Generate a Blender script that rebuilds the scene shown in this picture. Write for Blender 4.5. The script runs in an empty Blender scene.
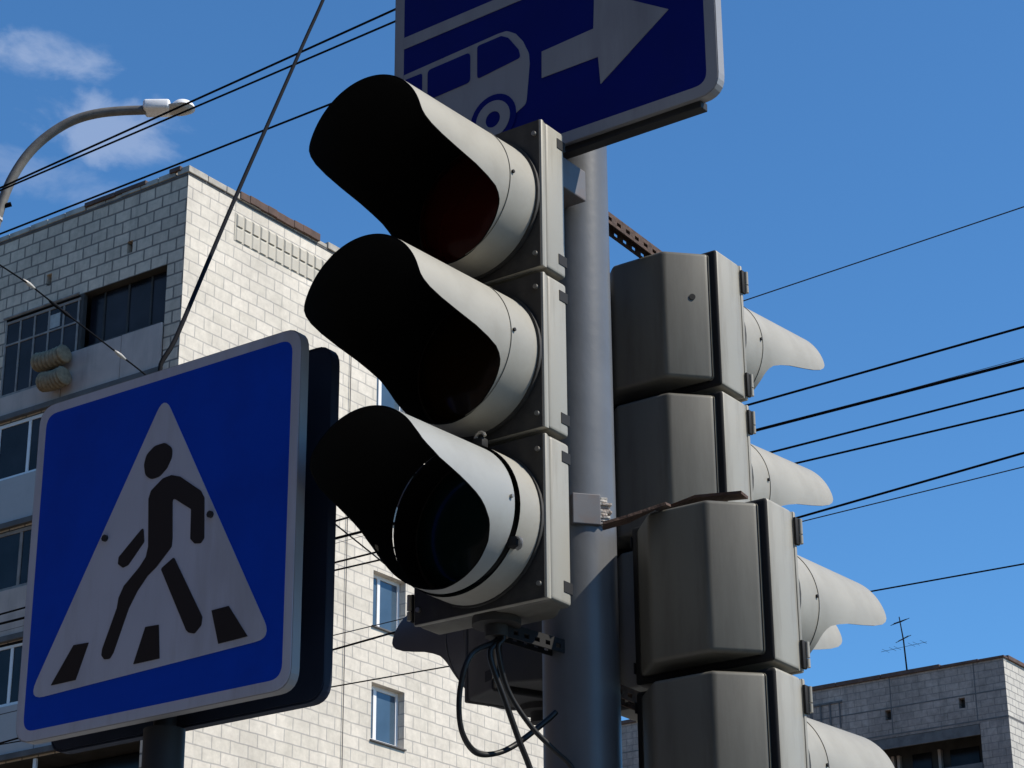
import bpy, bmesh, math, random
from mathutils import Vector, Matrix
random.seed(7)
R = math.radians
PI = math.pi
scene = bpy.context.scene
COL = scene.collection

# ---------------------------------------------------------------- camera
F, PITCH, ROLL = 2280.0, R(22.6), R(-0.41)
EYE = Vector((0, 0, 1.6))
FW = Vector((0, math.cos(PITCH), math.sin(PITCH)))
UP = Vector((0, -math.sin(PITCH), math.cos(PITCH)))
RT = Vector((1, 0, 0))
cr, sr = math.cos(ROLL), math.sin(ROLL)
cx_ = cr * RT + sr * UP
cy_ = -sr * RT + cr * UP
cam = bpy.data.cameras.new('camera')
cam.sensor_width = 36
cam.lens = F / 1024 * 36
cam.clip_start, cam.clip_end = 0.05, 3000
co = bpy.data.objects.new('camera', cam)
COL.objects.link(co)
M = Matrix((cx_, cy_, -FW)).transposed().to_4x4()
M.translation = EYE
co.matrix_world = M
scene.camera = co


def at(x, y, Y):
    """world point seen at (x, y) in the photo at distance Y in front of the viewer"""
    r = FW + (x - 512) / F * cx_ - (y - 384) / F * cy_
    return EYE + r * (Y / r.y)


AZ = R(35.3)                                   # the street runs 35 degrees to the right of the view
U = Vector((math.sin(AZ), math.cos(AZ), 0))    # away along the street
V = Vector((-math.cos(AZ), math.sin(AZ), 0))   # across the street, to the left
Z = Vector((0, 0, 1))
ROT = -AZ                                      # local X = right (-V), local Y = away (U)

# ---------------------------------------------------------------- materials


def mat(name, col, rough=0.6, metal=0.0, var=0.12, scale=6.0, bump=0.0, bscale=60.0, dirt=None, dscale=3.0, damt=0.5,
        streak=False, spec=0.5, coat=0.0):
    m = bpy.data.materials.new(name)
    m.use_nodes = True
    nt = m.node_tree
    b = nt.nodes['Principled BSDF']
    L = nt.links.new
    tc = nt.nodes.new('ShaderNodeTexCoord')
    n = nt.nodes.new('ShaderNodeTexNoise')
    n.inputs['Scale'].default_value = scale
    n.inputs['Detail'].default_value = 6
    L(tc.outputs['Object'], n.inputs['Vector'])
    mr = nt.nodes.new('ShaderNodeMapRange')
    mr.inputs[1].default_value, mr.inputs[2].default_value = .3, .7
    mr.inputs[3].default_value, mr.inputs[4].default_value = 1 - var, 1 + var
    L(n.outputs['Fac'], mr.inputs[0])
    mul = nt.nodes.new('ShaderNodeMix')
    mul.data_type = 'RGBA'
    mul.blend_type = 'MULTIPLY'
    mul.inputs[0].default_value = 1
    mul.inputs[6].default_value = (*col, 1)
    L(mr.outputs[0], mul.inputs[7])
    out = mul.outputs[2]
    if dirt:
        mp = nt.nodes.new('ShaderNodeMapping')
        if streak:
            mp.inputs['Scale'].default_value = (1, 1, .12)
        L(tc.outputs['Object'], mp.inputs['Vector'])
        n2 = nt.nodes.new('ShaderNodeTexNoise')
        n2.inputs['Scale'].default_value = dscale
        n2.inputs['Detail'].default_value = 8
        n2.inputs['Roughness'].default_value = .7
        L(mp.outputs[0], n2.inputs['Vector'])
        r2 = nt.nodes.new('ShaderNodeMapRange')
        r2.inputs[1].default_value, r2.inputs[2].default_value = .47, .78
        r2.inputs[3].default_value, r2.inputs[4].default_value = 0, damt
        L(n2.outputs['Fac'], r2.inputs[0])
        mx = nt.nodes.new('ShaderNodeMix')
        mx.data_type = 'RGBA'
        L(r2.outputs[0], mx.inputs[0])
        L(out, mx.inputs[6])
        mx.inputs[7].default_value = (*dirt, 1)
        out = mx.outputs[2]
    L(out, b.inputs['Base Color'])
    b.inputs['Roughness'].default_value = rough
    b.inputs['Metallic'].default_value = metal
    b.inputs['Specular IOR Level'].default_value = spec
    b.inputs['Coat Weight'].default_value = coat
    if bump:
        n3 = nt.nodes.new('ShaderNodeTexNoise')
        n3.inputs['Scale'].default_value = bscale
        n3.inputs['Detail'].default_value = 4
        L(tc.outputs['Object'], n3.inputs['Vector'])
        bp = nt.nodes.new('ShaderNodeBump')
        bp.inputs['Strength'].default_value = bump
        bp.inputs['Distance'].default_value = .01
        L(n3.outputs['Fac'], bp.inputs['Height'])
        L(bp.outputs[0], b.inputs['Normal'])
    return m


def brick_mat(name, c1, c2, mortar, w, h, msize, stain=(.12, .11, .10), samt=.45, offset=.5, mottle=1.0):
    m = bpy.data.materials.new(name)
    m.use_nodes = True
    nt = m.node_tree
    b = nt.nodes['Principled BSDF']
    L = nt.links.new
    uv = nt.nodes.new('ShaderNodeUVMap')
    # slightly wavering courses
    nz = nt.nodes.new('ShaderNodeTexNoise')
    nz.inputs['Scale'].default_value = 1.7
    nz.inputs['Detail'].default_value = 4
    L(uv.outputs[0], nz.inputs['Vector'])
    vs = nt.nodes.new('ShaderNodeVectorMath')
    vs.operation = 'MULTIPLY_ADD'
    vs.inputs[1].default_value = (.05, .05, 0)
    L(nz.outputs['Color'], vs.inputs[0])
    L(uv.outputs[0], vs.inputs[2])
    br = nt.nodes.new('ShaderNodeTexBrick')
    br.offset = offset
    br.inputs['Scale'].default_value = 1
    br.inputs['Color1'].default_value = (*c1, 1)
    br.inputs['Color2'].default_value = (*c2, 1)
    br.inputs['Mortar'].default_value = (*mortar, 1)
    br.inputs['Mortar Size'].default_value = msize
    br.inputs['Mortar Smooth'].default_value = .5
    br.inputs['Bias'].default_value = 0
    br.inputs['Brick Width'].default_value = w
    br.inputs['Row Height'].default_value = h
    L(vs.outputs[0], br.inputs['Vector'])
    # large soft patches
    n = nt.nodes.new('ShaderNodeTexNoise')
    n.inputs['Scale'].default_value = .55
    n.inputs['Detail'].default_value = 8
    n.inputs['Roughness'].default_value = .65
    L(uv.outputs[0], n.inputs['Vector'])
    mr = nt.nodes.new('ShaderNodeMapRange')
    mr.inputs[1].default_value, mr.inputs[2].default_value = .3, .7
    mr.inputs[3].default_value, mr.inputs[4].default_value = 1 - .16 * mottle, 1 + .08 * mottle
    L(n.outputs['Fac'], mr.inputs[0])
    mul = nt.nodes.new('ShaderNodeMix')
    mul.data_type = 'RGBA'
    mul.blend_type = 'MULTIPLY'
    mul.inputs[0].default_value = 1
    L(br.outputs['Color'], mul.inputs[6])
    L(mr.outputs[0], mul.inputs[7])
    nf = nt.nodes.new('ShaderNodeTexNoise')
    nf.inputs['Scale'].default_value = 5
    nf.inputs['Detail'].default_value = 6
    nf.inputs['Roughness'].default_value = .7
    L(uv.outputs[0], nf.inputs['Vector'])
    mf = nt.nodes.new('ShaderNodeMapRange')
    mf.inputs[1].default_value, mf.inputs[2].default_value = .3, .7
    mf.inputs[3].default_value, mf.inputs[4].default_value = 1 - .14 * mottle, 1.06
    L(nf.outputs['Fac'], mf.inputs[0])
    mul2 = nt.nodes.new('ShaderNodeMix')
    mul2.data_type = 'RGBA'
    mul2.blend_type = 'MULTIPLY'
    mul2.inputs[0].default_value = 1
    L(mul.outputs[2], mul2.inputs[6])
    L(mf.outputs[0], mul2.inputs[7])
    mul = mul2
    # run-off streaks
    mp = nt.nodes.new('ShaderNodeMapping')
    mp.inputs['Scale'].default_value = (2.2, .25, 1)
    L(uv.outputs[0], mp.inputs['Vector'])
    n2 = nt.nodes.new('ShaderNodeTexNoise')
    n2.inputs['Scale'].default_value = 1.2
    n2.inputs['Detail'].default_value = 9
    n2.inputs['Roughness'].default_value = .7
    L(mp.outputs[0], n2.inputs['Vector'])
    r2 = nt.nodes.new('ShaderNodeMapRange')
    r2.inputs[1].default_value, r2.inputs[2].default_value = .52, .8
    r2.inputs[3].default_value, r2.inputs[4].default_value = 0, samt
    L(n2.outputs['Fac'], r2.inputs[0])
    mx = nt.nodes.new('ShaderNodeMix')
    mx.data_type = 'RGBA'
    L(r2.outputs[0], mx.inputs[0])
    L(mul.outputs[2], mx.inputs[6])
    mx.inputs[7].default_value = (*stain, 1)
    L(mx.outputs[2], b.inputs['Base Color'])
    b.inputs['Roughness'].default_value = .75
    bp = nt.nodes.new('ShaderNodeBump')
    bp.inputs['Strength'].default_value = .3
    bp.inputs['Distance'].default_value = .01
    bp.invert = True
    L(br.outputs['Fac'], bp.inputs['Height'])
    L(bp.outputs[0], b.inputs['Normal'])
    return m


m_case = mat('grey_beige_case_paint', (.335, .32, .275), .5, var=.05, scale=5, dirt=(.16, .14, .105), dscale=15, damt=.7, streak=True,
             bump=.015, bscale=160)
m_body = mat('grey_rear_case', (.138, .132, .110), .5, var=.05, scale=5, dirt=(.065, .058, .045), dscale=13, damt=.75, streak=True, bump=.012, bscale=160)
m_visor = mat('grey_visor_paint', (.325, .31, .268), .55, var=.09, scale=7, dirt=(.2, .18, .14), dscale=12, damt=.35, bump=.012, bscale=140)
m_shade_case = mat('shade_dark_case', (.045, .044, .043), .6, var=.15, dirt=(.09, .075, .055), dscale=6, damt=.4)  # case of the hidden light, its shade put into the colour
m_shade_hood = mat('shade_dark_hood', (.035, .036, .045), .6, var=.15)  # hood of the same light, shade painted in likewise
m_visor_b = mat('bluish_visor_paint', (.31, .315, .30), .45, var=.05, scale=7, dirt=(.2, .19, .17), dscale=9, damt=.4, bump=.012, bscale=140)
m_black = mat('matt_black_lining', (.006, .006, .006), .85, var=.2, spec=.1)
m_plate = mat('dark_face_plate', (.03, .028, .026), .7, var=.2, dirt=(.1, .09, .075), dscale=12, damt=.5)
m_rubber_shade = mat('black_rubber_and_shade', (.012, .012, .013), .7, spec=.3)
m_red = mat('red_lens_glass', (.065, .007, .004), .2, var=.1, coat=.3)
m_amber = mat('amber_lens_glass', (.02, .010, .002), .2, var=.1, coat=.3)
m_green = mat('green_lens_glass', (.006, .022, .02), .2, var=.1, coat=.3)
m_steel = mat('grey_painted_steel', (.122, .128, .138), .36, metal=.0, spec=.45, var=.10, scale=8, dirt=(.06, .055, .05), dscale=4, damt=.6, streak=True,
              bump=.05, bscale=40)
m_dark_steel = mat('dark_grey_steel', (.026, .027, .030), .55, metal=.1, spec=.3, var=.15)
m_bracket = mat('grey_bracket_steel', (.13, .13, .14), .55, metal=.1, var=.12, dirt=(.16, .08, .04), dscale=30, damt=.5)
m_rust = mat('rusty_iron', (.075, .042, .030), .85, var=.35, scale=40, dirt=(.04, .022, .016), dscale=25, damt=.8, bump=.4, bscale=120)
m_flake = mat('flaking_white_paint', (.55, .52, .47), .8, var=.1, scale=30, dirt=(.16, .06, .025), dscale=40, damt=1.0, bump=.6, bscale=80)
m_zinc = mat('zinc_bolt', (.28, .27, .25), .45, metal=.6)
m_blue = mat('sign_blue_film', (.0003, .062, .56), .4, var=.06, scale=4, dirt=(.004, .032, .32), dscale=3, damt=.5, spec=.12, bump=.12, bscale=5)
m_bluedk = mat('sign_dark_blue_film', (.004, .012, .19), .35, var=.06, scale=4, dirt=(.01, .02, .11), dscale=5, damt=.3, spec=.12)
m_white = mat('sign_white_film', (.52, .54, .64), .45, var=.05, scale=6, dirt=(.30, .29, .31), dscale=6, damt=.7, streak=True, bump=.1, bscale=5)
m_whitedk = mat('sign_grey_white_film', (.34, .35, .38), .45, var=.05, scale=6, dirt=(.2, .2, .22), dscale=6, damt=.7, streak=True)  # greyer white than the crossing sign film
m_ink = mat('sign_black_film', (.008, .008, .012), .4)
m_flange = mat('sign_edge_zinc', (.30, .30, .31), .45, metal=.1, var=.08, dirt=(.3, .29, .28), dscale=14, damt=.5)
m_back = mat('sign_back_navy_paint', (.016, .024, .045), .6, var=.12, scale=9, spec=.3)
m_wire = mat('black_wire', (.007, .008, .011), .8, spec=.08)
m_wire_far = mat('far_grey_blue_wire', (.05, .06, .075), .8, spec=.1)  # bluish grey for the faint far wires
m_cable = mat('black_cable_sheath', (.011, .011, .012), .45, spec=.4)
m_porc = mat('porcelain', (.5, .47, .42), .3)
m_lamp = mat('lamp_white_enamel', (.95, .95, .95), .25)
m_lampb = mat('lamp_beige_base', (.55, .51, .45), .5)
m_lampg = mat('lamp_frosted_cover', (.82, .83, .85), .15)
m_arm = mat('lamp_arm_grey', (.17, .16, .145), .6, metal=.2, var=.2, scale=14, dirt=(.13, .09, .06), dscale=10, damt=.5)
m_brick_l = brick_mat('pale_block_wall_front', (.73, .575, .435), (.62, .485, .365), (.22, .175, .14), .52, .315, .030, samt=.55, mottle=1.5)
m_brick_r = brick_mat('pale_block_wall_side', (.72, .655, .56), (.635, .58, .49), (.42, .39, .35), .60, .315, .022, stain=(.38, .35, .29), samt=.45, mottle=1.2)
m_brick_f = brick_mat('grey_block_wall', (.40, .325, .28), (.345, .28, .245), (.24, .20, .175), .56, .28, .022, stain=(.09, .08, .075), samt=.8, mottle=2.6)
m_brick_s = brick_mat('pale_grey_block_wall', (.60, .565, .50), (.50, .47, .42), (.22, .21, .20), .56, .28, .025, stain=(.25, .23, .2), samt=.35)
m_brick_d = brick_mat('dark_brown_brick', (.085, .05, .035), (.06, .036, .027), (.08, .075, .07), .26, .08, .008)
m_coping = mat('concrete_coping', (.40, .37, .32), .8, var=.2, scale=3, dirt=(.12, .10, .09), dscale=2, damt=.7)
m_rib = mat('beige_ribbed_blocks', (.50, .46, .385), .8, var=.12, scale=3, dirt=(.3, .27, .22), dscale=3, damt=.5)
m_flash = mat('rusty_roof_flashing', (.085, .048, .036), .8, var=.3, scale=4)
m_roof = mat('bitumen_roof', (.045, .045, .048), .9)
m_panel = mat('balcony_panel', (.48, .39, .345), .8, var=.1, scale=2, dirt=(.15, .145, .14), dscale=2, damt=.5, streak=True)
m_panelw = mat('balcony_light_panel', (.42, .42, .43), .8, var=.1, scale=2, dirt=(.2, .2, .2), dscale=2, damt=.4)
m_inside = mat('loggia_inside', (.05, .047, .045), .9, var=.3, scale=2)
m_slab = mat('concrete_slab', (.11, .105, .105), .85, var=.2, scale=3, dirt=(.04, .04, .042), dscale=2, damt=.6)
m_wood = mat('weathered_wood_frame', (.26, .23, .21), .8, var=.25, scale=5)
m_pvc = mat('white_pvc', (.78, .78, .79), .4, var=.03)
m_pane = mat('window_glass', (.055, .09, .13), .06, var=.25, scale=.8, spec=.8)
m_paned = mat('dark_window_glass', (.012, .013, .017), .2, var=.6, scale=1.2, spec=.18)
m_curtain = mat('pale_curtain', (.4, .4, .38), .9)
m_mat = mat('rolled_straw_mat', (.27, .21, .135), .9, var=.25, scale=12, bump=.5, bscale=20)
m_asph = mat('asphalt', (.042, .042, .043), .9, var=.2, scale=2, bump=.4, bscale=80)
m_pave = mat('paving', (.038, .036, .034), .9, var=.12, scale=3, bump=.2, bscale=30)
m_kerb = mat('kerb_concrete', (.3, .295, .285), .9, var=.15, scale=5)
m_ground = mat('dusty_ground', (.19, .155, .11), .95, var=.3, scale=.4, bump=.3, bscale=5)
m_paint = mat('road_paint', (.72, .72, .7), .7, var=.1)

# ---------------------------------------------------------------- object helpers


def tag(o, label=None, cat=None, group=None, kind=None):
    for k, v_ in (('label', label), ('category', cat), ('group', group), ('kind', kind)):
        if v_:
            o[k] = v_
    return o


def thing(name, loc, rotz, label, cat, group=None):
    o = bpy.data.objects.new(name, None)
    o.empty_display_size = .1
    COL.objects.link(o)
    o.location = loc
    o.rotation_euler = (0, 0, rotz)
    return tag(o, label, cat, group)


def obj(name, bm, mats, parent=None, smooth=False, loc=None, recalc=True):
    if recalc:
        bmesh.ops.recalc_face_normals(bm, faces=bm.faces)
    me = bpy.data.meshes.new(name)
    bm.to_mesh(me)
    bm.free()
    for m in (mats if isinstance(mats, (list, tuple)) else [mats]):
        me.materials.append(m)
    if smooth:
        for p in me.polygons:
            p.use_smooth = True
        if smooth is not True:
            try:
                me.set_sharp_from_angle(angle=smooth)
            except Exception:
                pass
    o = bpy.data.objects.new(name, me)
    COL.objects.link(o)
    if parent:
        o.parent = parent
    if loc:
        o.location = loc
    return o


def box(bm, x0, x1, y0, y1, z0, z1, bev=0.0, seg=2, mi=0):
    vs = [bm.verts.new(p) for p in ((x0, y0, z0), (x1, y0, z0), (x1, y1, z0), (x0, y1, z0), (x0, y0, z1), (x1, y0, z1), (x1, y1, z1), (x0, y1, z1))]
    fs = [bm.faces.new([vs[i] for i in q]) for q in ((0, 3, 2, 1), (4, 5, 6, 7), (0, 1, 5, 4), (1, 2, 6, 5), (2, 3, 7, 6), (3, 0, 4, 7))]
    for f in fs:
        f.material_index = mi
    if bev:
        es = list({e for f in fs for e in f.edges})
        r = bmesh.ops.bevel(bm, geom=es, offset=bev, segments=seg, profile=.5, affect='EDGES')
        for f in r['faces']:
            f.material_index = mi


def tube(bm, pts, rad, n=8, caps=True, mi=0):
    """a round bar swept along points; rad may be one number or one per point"""
    pts = [Vector(p) for p in pts]
    rads = rad if isinstance(rad, (list, tuple)) else [rad] * len(pts)
    rings = []
    ref = None
    for i, p in enumerate(pts):
        t = (pts[min(i + 1, len(pts) - 1)] - pts[max(i - 1, 0)]).normalized()
        if ref is None:
            ref = t.orthogonal().normalized()
        ref = (ref - t * ref.dot(t)).normalized()
        s = t.cross(ref)
        rings.append([bm.verts.new(p + rads[i] * (math.cos(2 * PI * k / n) * ref + math.sin(2 * PI * k / n) * s)) for k in range(n)])
    for a, b in zip(rings, rings[1:]):
        for k in range(n):
            f = bm.faces.new((a[k], a[(k + 1) % n], b[(k + 1) % n], b[k]))
            f.material_index = mi
    if caps:
        for r in (rings[0], rings[-1]):
            bm.faces.new(r).material_index = mi


def prism(bm, poly, y0, y1, mi=0, front_only=False):
    """polygon in the X-Z plane, extruded along Y from y0 (front) to y1"""
    a = [bm.verts.new((x, y0, z)) for x, z in poly]
    f = bm.faces.new(a)
    f.material_index = mi
    if front_only:
        return
    b = [bm.verts.new((x, y1, z)) for x, z in poly]
    bm.faces.new(list(reversed(b))).material_index = mi
    n = len(poly)
    for i in range(n):
        bm.faces.new((a[i], b[i], b[(i + 1) % n], a[(i + 1) % n])).material_index = mi


def rounded(poly, rads, n=6):
    """round the corners of a polygon; rads one number or one per corner"""
    out = []
    N = len(poly)
    if not isinstance(rads, (list, tuple)):
        rads = [rads] * N
    for i in range(N):
        p0, p, p1 = Vector(poly[i - 1]), Vector(poly[i]), Vector(poly[(i + 1) % N])
        r = rads[i]
        a, b = (p0 - p).normalized(), (p1 - p).normalized()
        ang = a.angle(b)
        d = r / max(math.tan(ang / 2), .05)
        d = min(d, (p0 - p).length * .49, (p1 - p).length * .49)
        s, e = p + a * d, p + b * d
        for k in range(n + 1):
            t = k / n
            q = s * (1 - t) ** 2 + p * 2 * t * (1 - t) + e * t ** 2
            out.append((q.x, q.y))
    return out


def rect(x0, x1, z0, z1):
    return [(x0, z0), (x1, z0), (x1, z1), (x0, z1)]


def disc(cx, cz, r, n=28):
    return [(cx + r * math.cos(2 * PI * k / n), cz + r * math.sin(2 * PI * k / n)) for k in range(n)]


def frame_ring(bm, outer, inner, y0, y1, mi=0):
    n = len(outer)
    ao = [bm.verts.new((x, y0, z)) for x, z in outer]
    ai = [bm.verts.new((x, y0, z)) for x, z in inner]
    bo = [bm.verts.new((x, y1, z)) for x, z in outer]
    bi = [bm.verts.new((x, y1, z)) for x, z in inner]
    for i in range(n):
        j = (i + 1) % n
        for q in ((ao[i], ao[j], ai[j], ai[i]), (ao[i], bo[i], bo[j], ao[j]), (ai[j], bi[j], bi[i], ai[i]), (bo[j], bo[i], bi[i], bi[j])):
            bm.faces.new(q).material_index = mi


def copy_tree(o, parent=None):
    c = o.copy()
    COL.objects.link(c)
    if parent:
        c.parent = parent
    for ch in list(o.children):
        copy_tree(ch, c)
    return c


# ---------------------------------------------------------------- world and sun
SUN_AZ, SUN_EL = R(104), R(47)
w = bpy.data.worlds.new('World')
scene.world = w
w.use_nodes = True
nt = w.node_tree
L = nt.links.new
bg = nt.nodes['Background']
sky = nt.nodes.new('ShaderNodeTexSky')
sky.sky_type = 'NISHITA'
sky.sun_disc = False
sky.sun_elevation = SUN_EL
sky.sun_rotation = SUN_AZ
sky.altitude = 300
sky.air_density = 1.0
sky.dust_density = 0.0
sky.ozone_density = 10.0
# thin broken cloud drifting over part of the sky
tc = nt.nodes.new('ShaderNodeTexCoord')


def cloud(cdir, sx, sy, seed, amt):
    d = Vector(cdir).normalized()
    ax = d.cross(Z).normalized()
    ay = ax.cross(d)
    outs = []
    for a, s in ((ax, sx), (ay, sy)):
        dp = nt.nodes.new('ShaderNodeVectorMath')
        dp.operation = 'DOT_PRODUCT'
        dp.inputs[1].default_value = a / s
        L(tc.outputs['Generated'], dp.inputs[0])
        pw = nt.nodes.new('ShaderNodeMath')
        pw.operation = 'MULTIPLY'
        L(dp.outputs['Value'], pw.inputs[0])
        L(dp.outputs['Value'], pw.inputs[1])
        outs.append(pw.outputs[0])
    ad = nt.nodes.new('ShaderNodeMath')
    L(outs[0], ad.inputs[0])
    L(outs[1], ad.inputs[1])
    mp = nt.nodes.new('ShaderNodeMapping')
    mp.inputs['Location'].default_value = (seed, seed * .7, seed * .3)
    mp.inputs['Scale'].default_value = (1, 1, 1.8)
    L(tc.outputs['Generated'], mp.inputs[0])
    nz = nt.nodes.new('ShaderNodeTexNoise')
    nz.inputs['Scale'].default_value = 22
    nz.inputs['Detail'].default_value = 9
    nz.inputs['Roughness'].default_value = .58
    nz.inputs['Distortion'].default_value = .3
    L(mp.outputs[0], nz.inputs['Vector'])
    # density = noise + falloff - threshold
    ma = nt.nodes.new('ShaderNodeMath')
    ma.operation = 'MULTIPLY_ADD'
    ma.inputs[1].default_value = -.30
    L(ad.outputs[0], ma.inputs[0])
    am = nt.nodes.new('ShaderNodeMath')
    am.operation = 'MULTIPLY_ADD'
    am.inputs[1].default_value = 2.8
    am.inputs[2].default_value = -.9
    L(nz.outputs['Fac'], am.inputs[0])
    L(am.outputs[0], ma.inputs[2])
    mr = nt.nodes.new('ShaderNodeMapRange')
    mr.interpolation_type = 'SMOOTHSTEP'
    mr.inputs[1].default_value, mr.inputs[2].default_value = .12, .75
    mr.inputs[3].default_value, mr.inputs[4].default_value = 0, amt
    L(ma.outputs[0], mr.inputs[0])
    return mr.outputs[0]


def pdir(x, y):
    return (at(x, y, 10) - EYE)


masks = [cloud(pdir(20, 52), .030, .009, 3.1, .44), cloud(pdir(95, 128), .040, .014, 5.3, .40), cloud(pdir(60, 172), .05, .010, 8.2, .2),
         cloud((-.55, .75, .36), .12, .03, 1.7, .7), cloud((.75, .6, .5), .1, .03, 2.9, .5), cloud((-.9, -.2, .4), .2, .05, 4.4, .7)]
acc = masks[0]
for k in masks[1:]:
    mx = nt.nodes.new('ShaderNodeMath')
    mx.operation = 'MAXIMUM'
    L(acc, mx.inputs[0])
    L(k, mx.inputs[1])
    acc = mx.outputs[0]
mix = nt.nodes.new('ShaderNodeMix')
mix.data_type = 'RGBA'
L(acc, mix.inputs[0])
tint = nt.nodes.new('ShaderNodeMix')
tint.data_type = 'RGBA'
tint.blend_type = 'MULTIPLY'
tint.inputs[0].default_value = 1
L(sky.outputs[0], tint.inputs[6])
tint.inputs[7].default_value = (.72, 1.0, 1.03, 1)
L(tint.outputs[2], mix.inputs[6])
mix.inputs[7].default_value = (3.6, 4.1, 5.2, 1)
L(mix.outputs[2], bg.inputs['Color'])
bg.inputs['Strength'].default_value = .15

sun = bpy.data.lights.new('sun', 'SUN')
sun.energy = 5.0
sun.angle = R(.53)
sun.color = (1, .92, .79)
so = bpy.data.objects.new('sun', sun)
COL.objects.link(so)
sd = Vector((math.sin(SUN_AZ) * math.cos(SUN_EL), math.cos(SUN_AZ) * math.cos(SUN_EL), math.sin(SUN_EL)))
so.rotation_euler = sd.to_track_quat('Z', 'Y').to_euler()
so.location = (20, 0, 40)
scene.view_settings.view_transform = 'Standard'
scene.view_settings.look = 'None'
scene.view_settings.exposure = 0.1
scene.view_settings.gamma = 1

# ---------------------------------------------------------------- ground, road, pavement


def sheet(name, x0, x1, y0, y1, z, m, thick=0):
    bm = bmesh.new()
    if thick:
        box(bm, x0, x1, y0, y1, z - thick, z, .02)
    else:
        bm.faces.new([bm.verts.new(p) for p in ((x0, y0, z), (x1, y0, z), (x1, y1, z), (x0, y1, z))])
    o = obj(name, bm, m)
    o.rotation_euler = (0, 0, ROT)
    return tag(o, kind='structure')


POLE = Vector((.14, 4.62, 0))
pu, pv = POLE.dot(U), POLE.dot(V)     # street coordinates of the pole (X = -pv, Y = pu)
sheet('ground', -1500, 1500, -1500, 1500, -.004, m_ground)
sheet('road', -16, -1.6, -300, 300, 0.0, m_asph)
sheet('pavement', -1.42, 7.0, -300, 300, .13, m_pave, .12)
sheet('kerb', -1.6, -1.42, -300, 300, .14, m_kerb, .14)
bm = bmesh.new()
for k in range(14):
    x = -15.4 + k * 1.0
    bm.faces.new([bm.verts.new(p) for p in ((x, 1.0, .004), (x + .5, 1.0, .004), (x + .5, 5.0, .004), (x, 5.0, .004))])
o = obj('crossing_stripes', bm, m_paint)
o.rotation_euler = (0, 0, ROT)
tag(o, kind='structure')
GZ = .13

# ---------------------------------------------------------------- traffic lights
CUT_A = [(-90, .092), (-70, .096), (-51, .104), (-36, .11), (-24, .118), (-16, .136), (-12, .165), (-7, .22), (-3, .29), (2, .355), (9, .388), (16, .392), (90, .392)]
CUT_B = [(-90, .12), (-52, .132), (-34, .142), (-20, .16), (-9, .19), (-3, .22), (3, .262), (11, .325), (21, .366), (32, .378), (90, .378)]


def interp(tab, t):
    for (a, b), (c, d) in zip(tab, tab[1:]):
        if t <= c:
            return b + (d - b) * max(0, (t - a)) / (c - a)
    return tab[-1][1]


def visor_bm(tab, s0=0.0, r0=.157, r1=.150, rise=.0, VL=1.0, zc=.177, n=96, m=10, th=.0035):
    """round hood along -Y with a cut-away lower half; outside slot 0, inside slot 1"""
    bm = bmesh.new()
    smax = tab[-1][1] * VL
    g = {}
    for side, dr in ((0, 0.0), (1, -th)):
        for i in range(n):
            th_ = 2 * PI * i / n
            t = math.degrees(math.asin(max(-1, min(1, math.sin(th_)))))
            e = interp(tab, t) * VL
            for j in range(m + 1):
                s = s0 + (e - s0) * j / m
                r = r0 + (r1 - r0) * s / smax + dr
                g[side, i, j] = bm.verts.new((r * math.cos(th_), -s, zc + rise * s + r * math.sin(th_)))
    for i in range(n):
        k = (i + 1) % n
        for j in range(m):
            bm.faces.new((g[0, i, j], g[0, k, j], g[0, k, j + 1], g[0, i, j + 1])).material_index = 0
            bm.faces.new((g[1, i, j], g[1, i, j + 1], g[1, k, j + 1], g[1, k, j])).material_index = 1
        bm.faces.new((g[0, i, m], g[0, k, m], g[1, k, m], g[1, i, m])).material_index = 1
        bm.faces.new((g[0, i, 0], g[1, i, 0], g[1, k, 0], g[0, k, 0])).material_index = 1
    return bm


def lathe_y(bm, prof, cx, cz, n=40, mi=0):
    """profile of (radius, y) pairs turned about the Y direction through (cx, cz)"""
    rings = [[bm.verts.new((cx + r * math.cos(2 * PI * k / n), y, cz + r * math.sin(2 * PI * k / n))) for k in range(n)] for r, y in prof]
    for a, b in zip(rings, rings[1:]):
        for k in range(n):
            bm.faces.new((a[k], a[(k + 1) % n], b[(k + 1) % n], b[k])).material_index = mi
    bm.faces.new(rings[0]).material_index = mi
    bm.faces.new(rings[-1]).material_index = mi


HW, BODY = .166, .085


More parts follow.
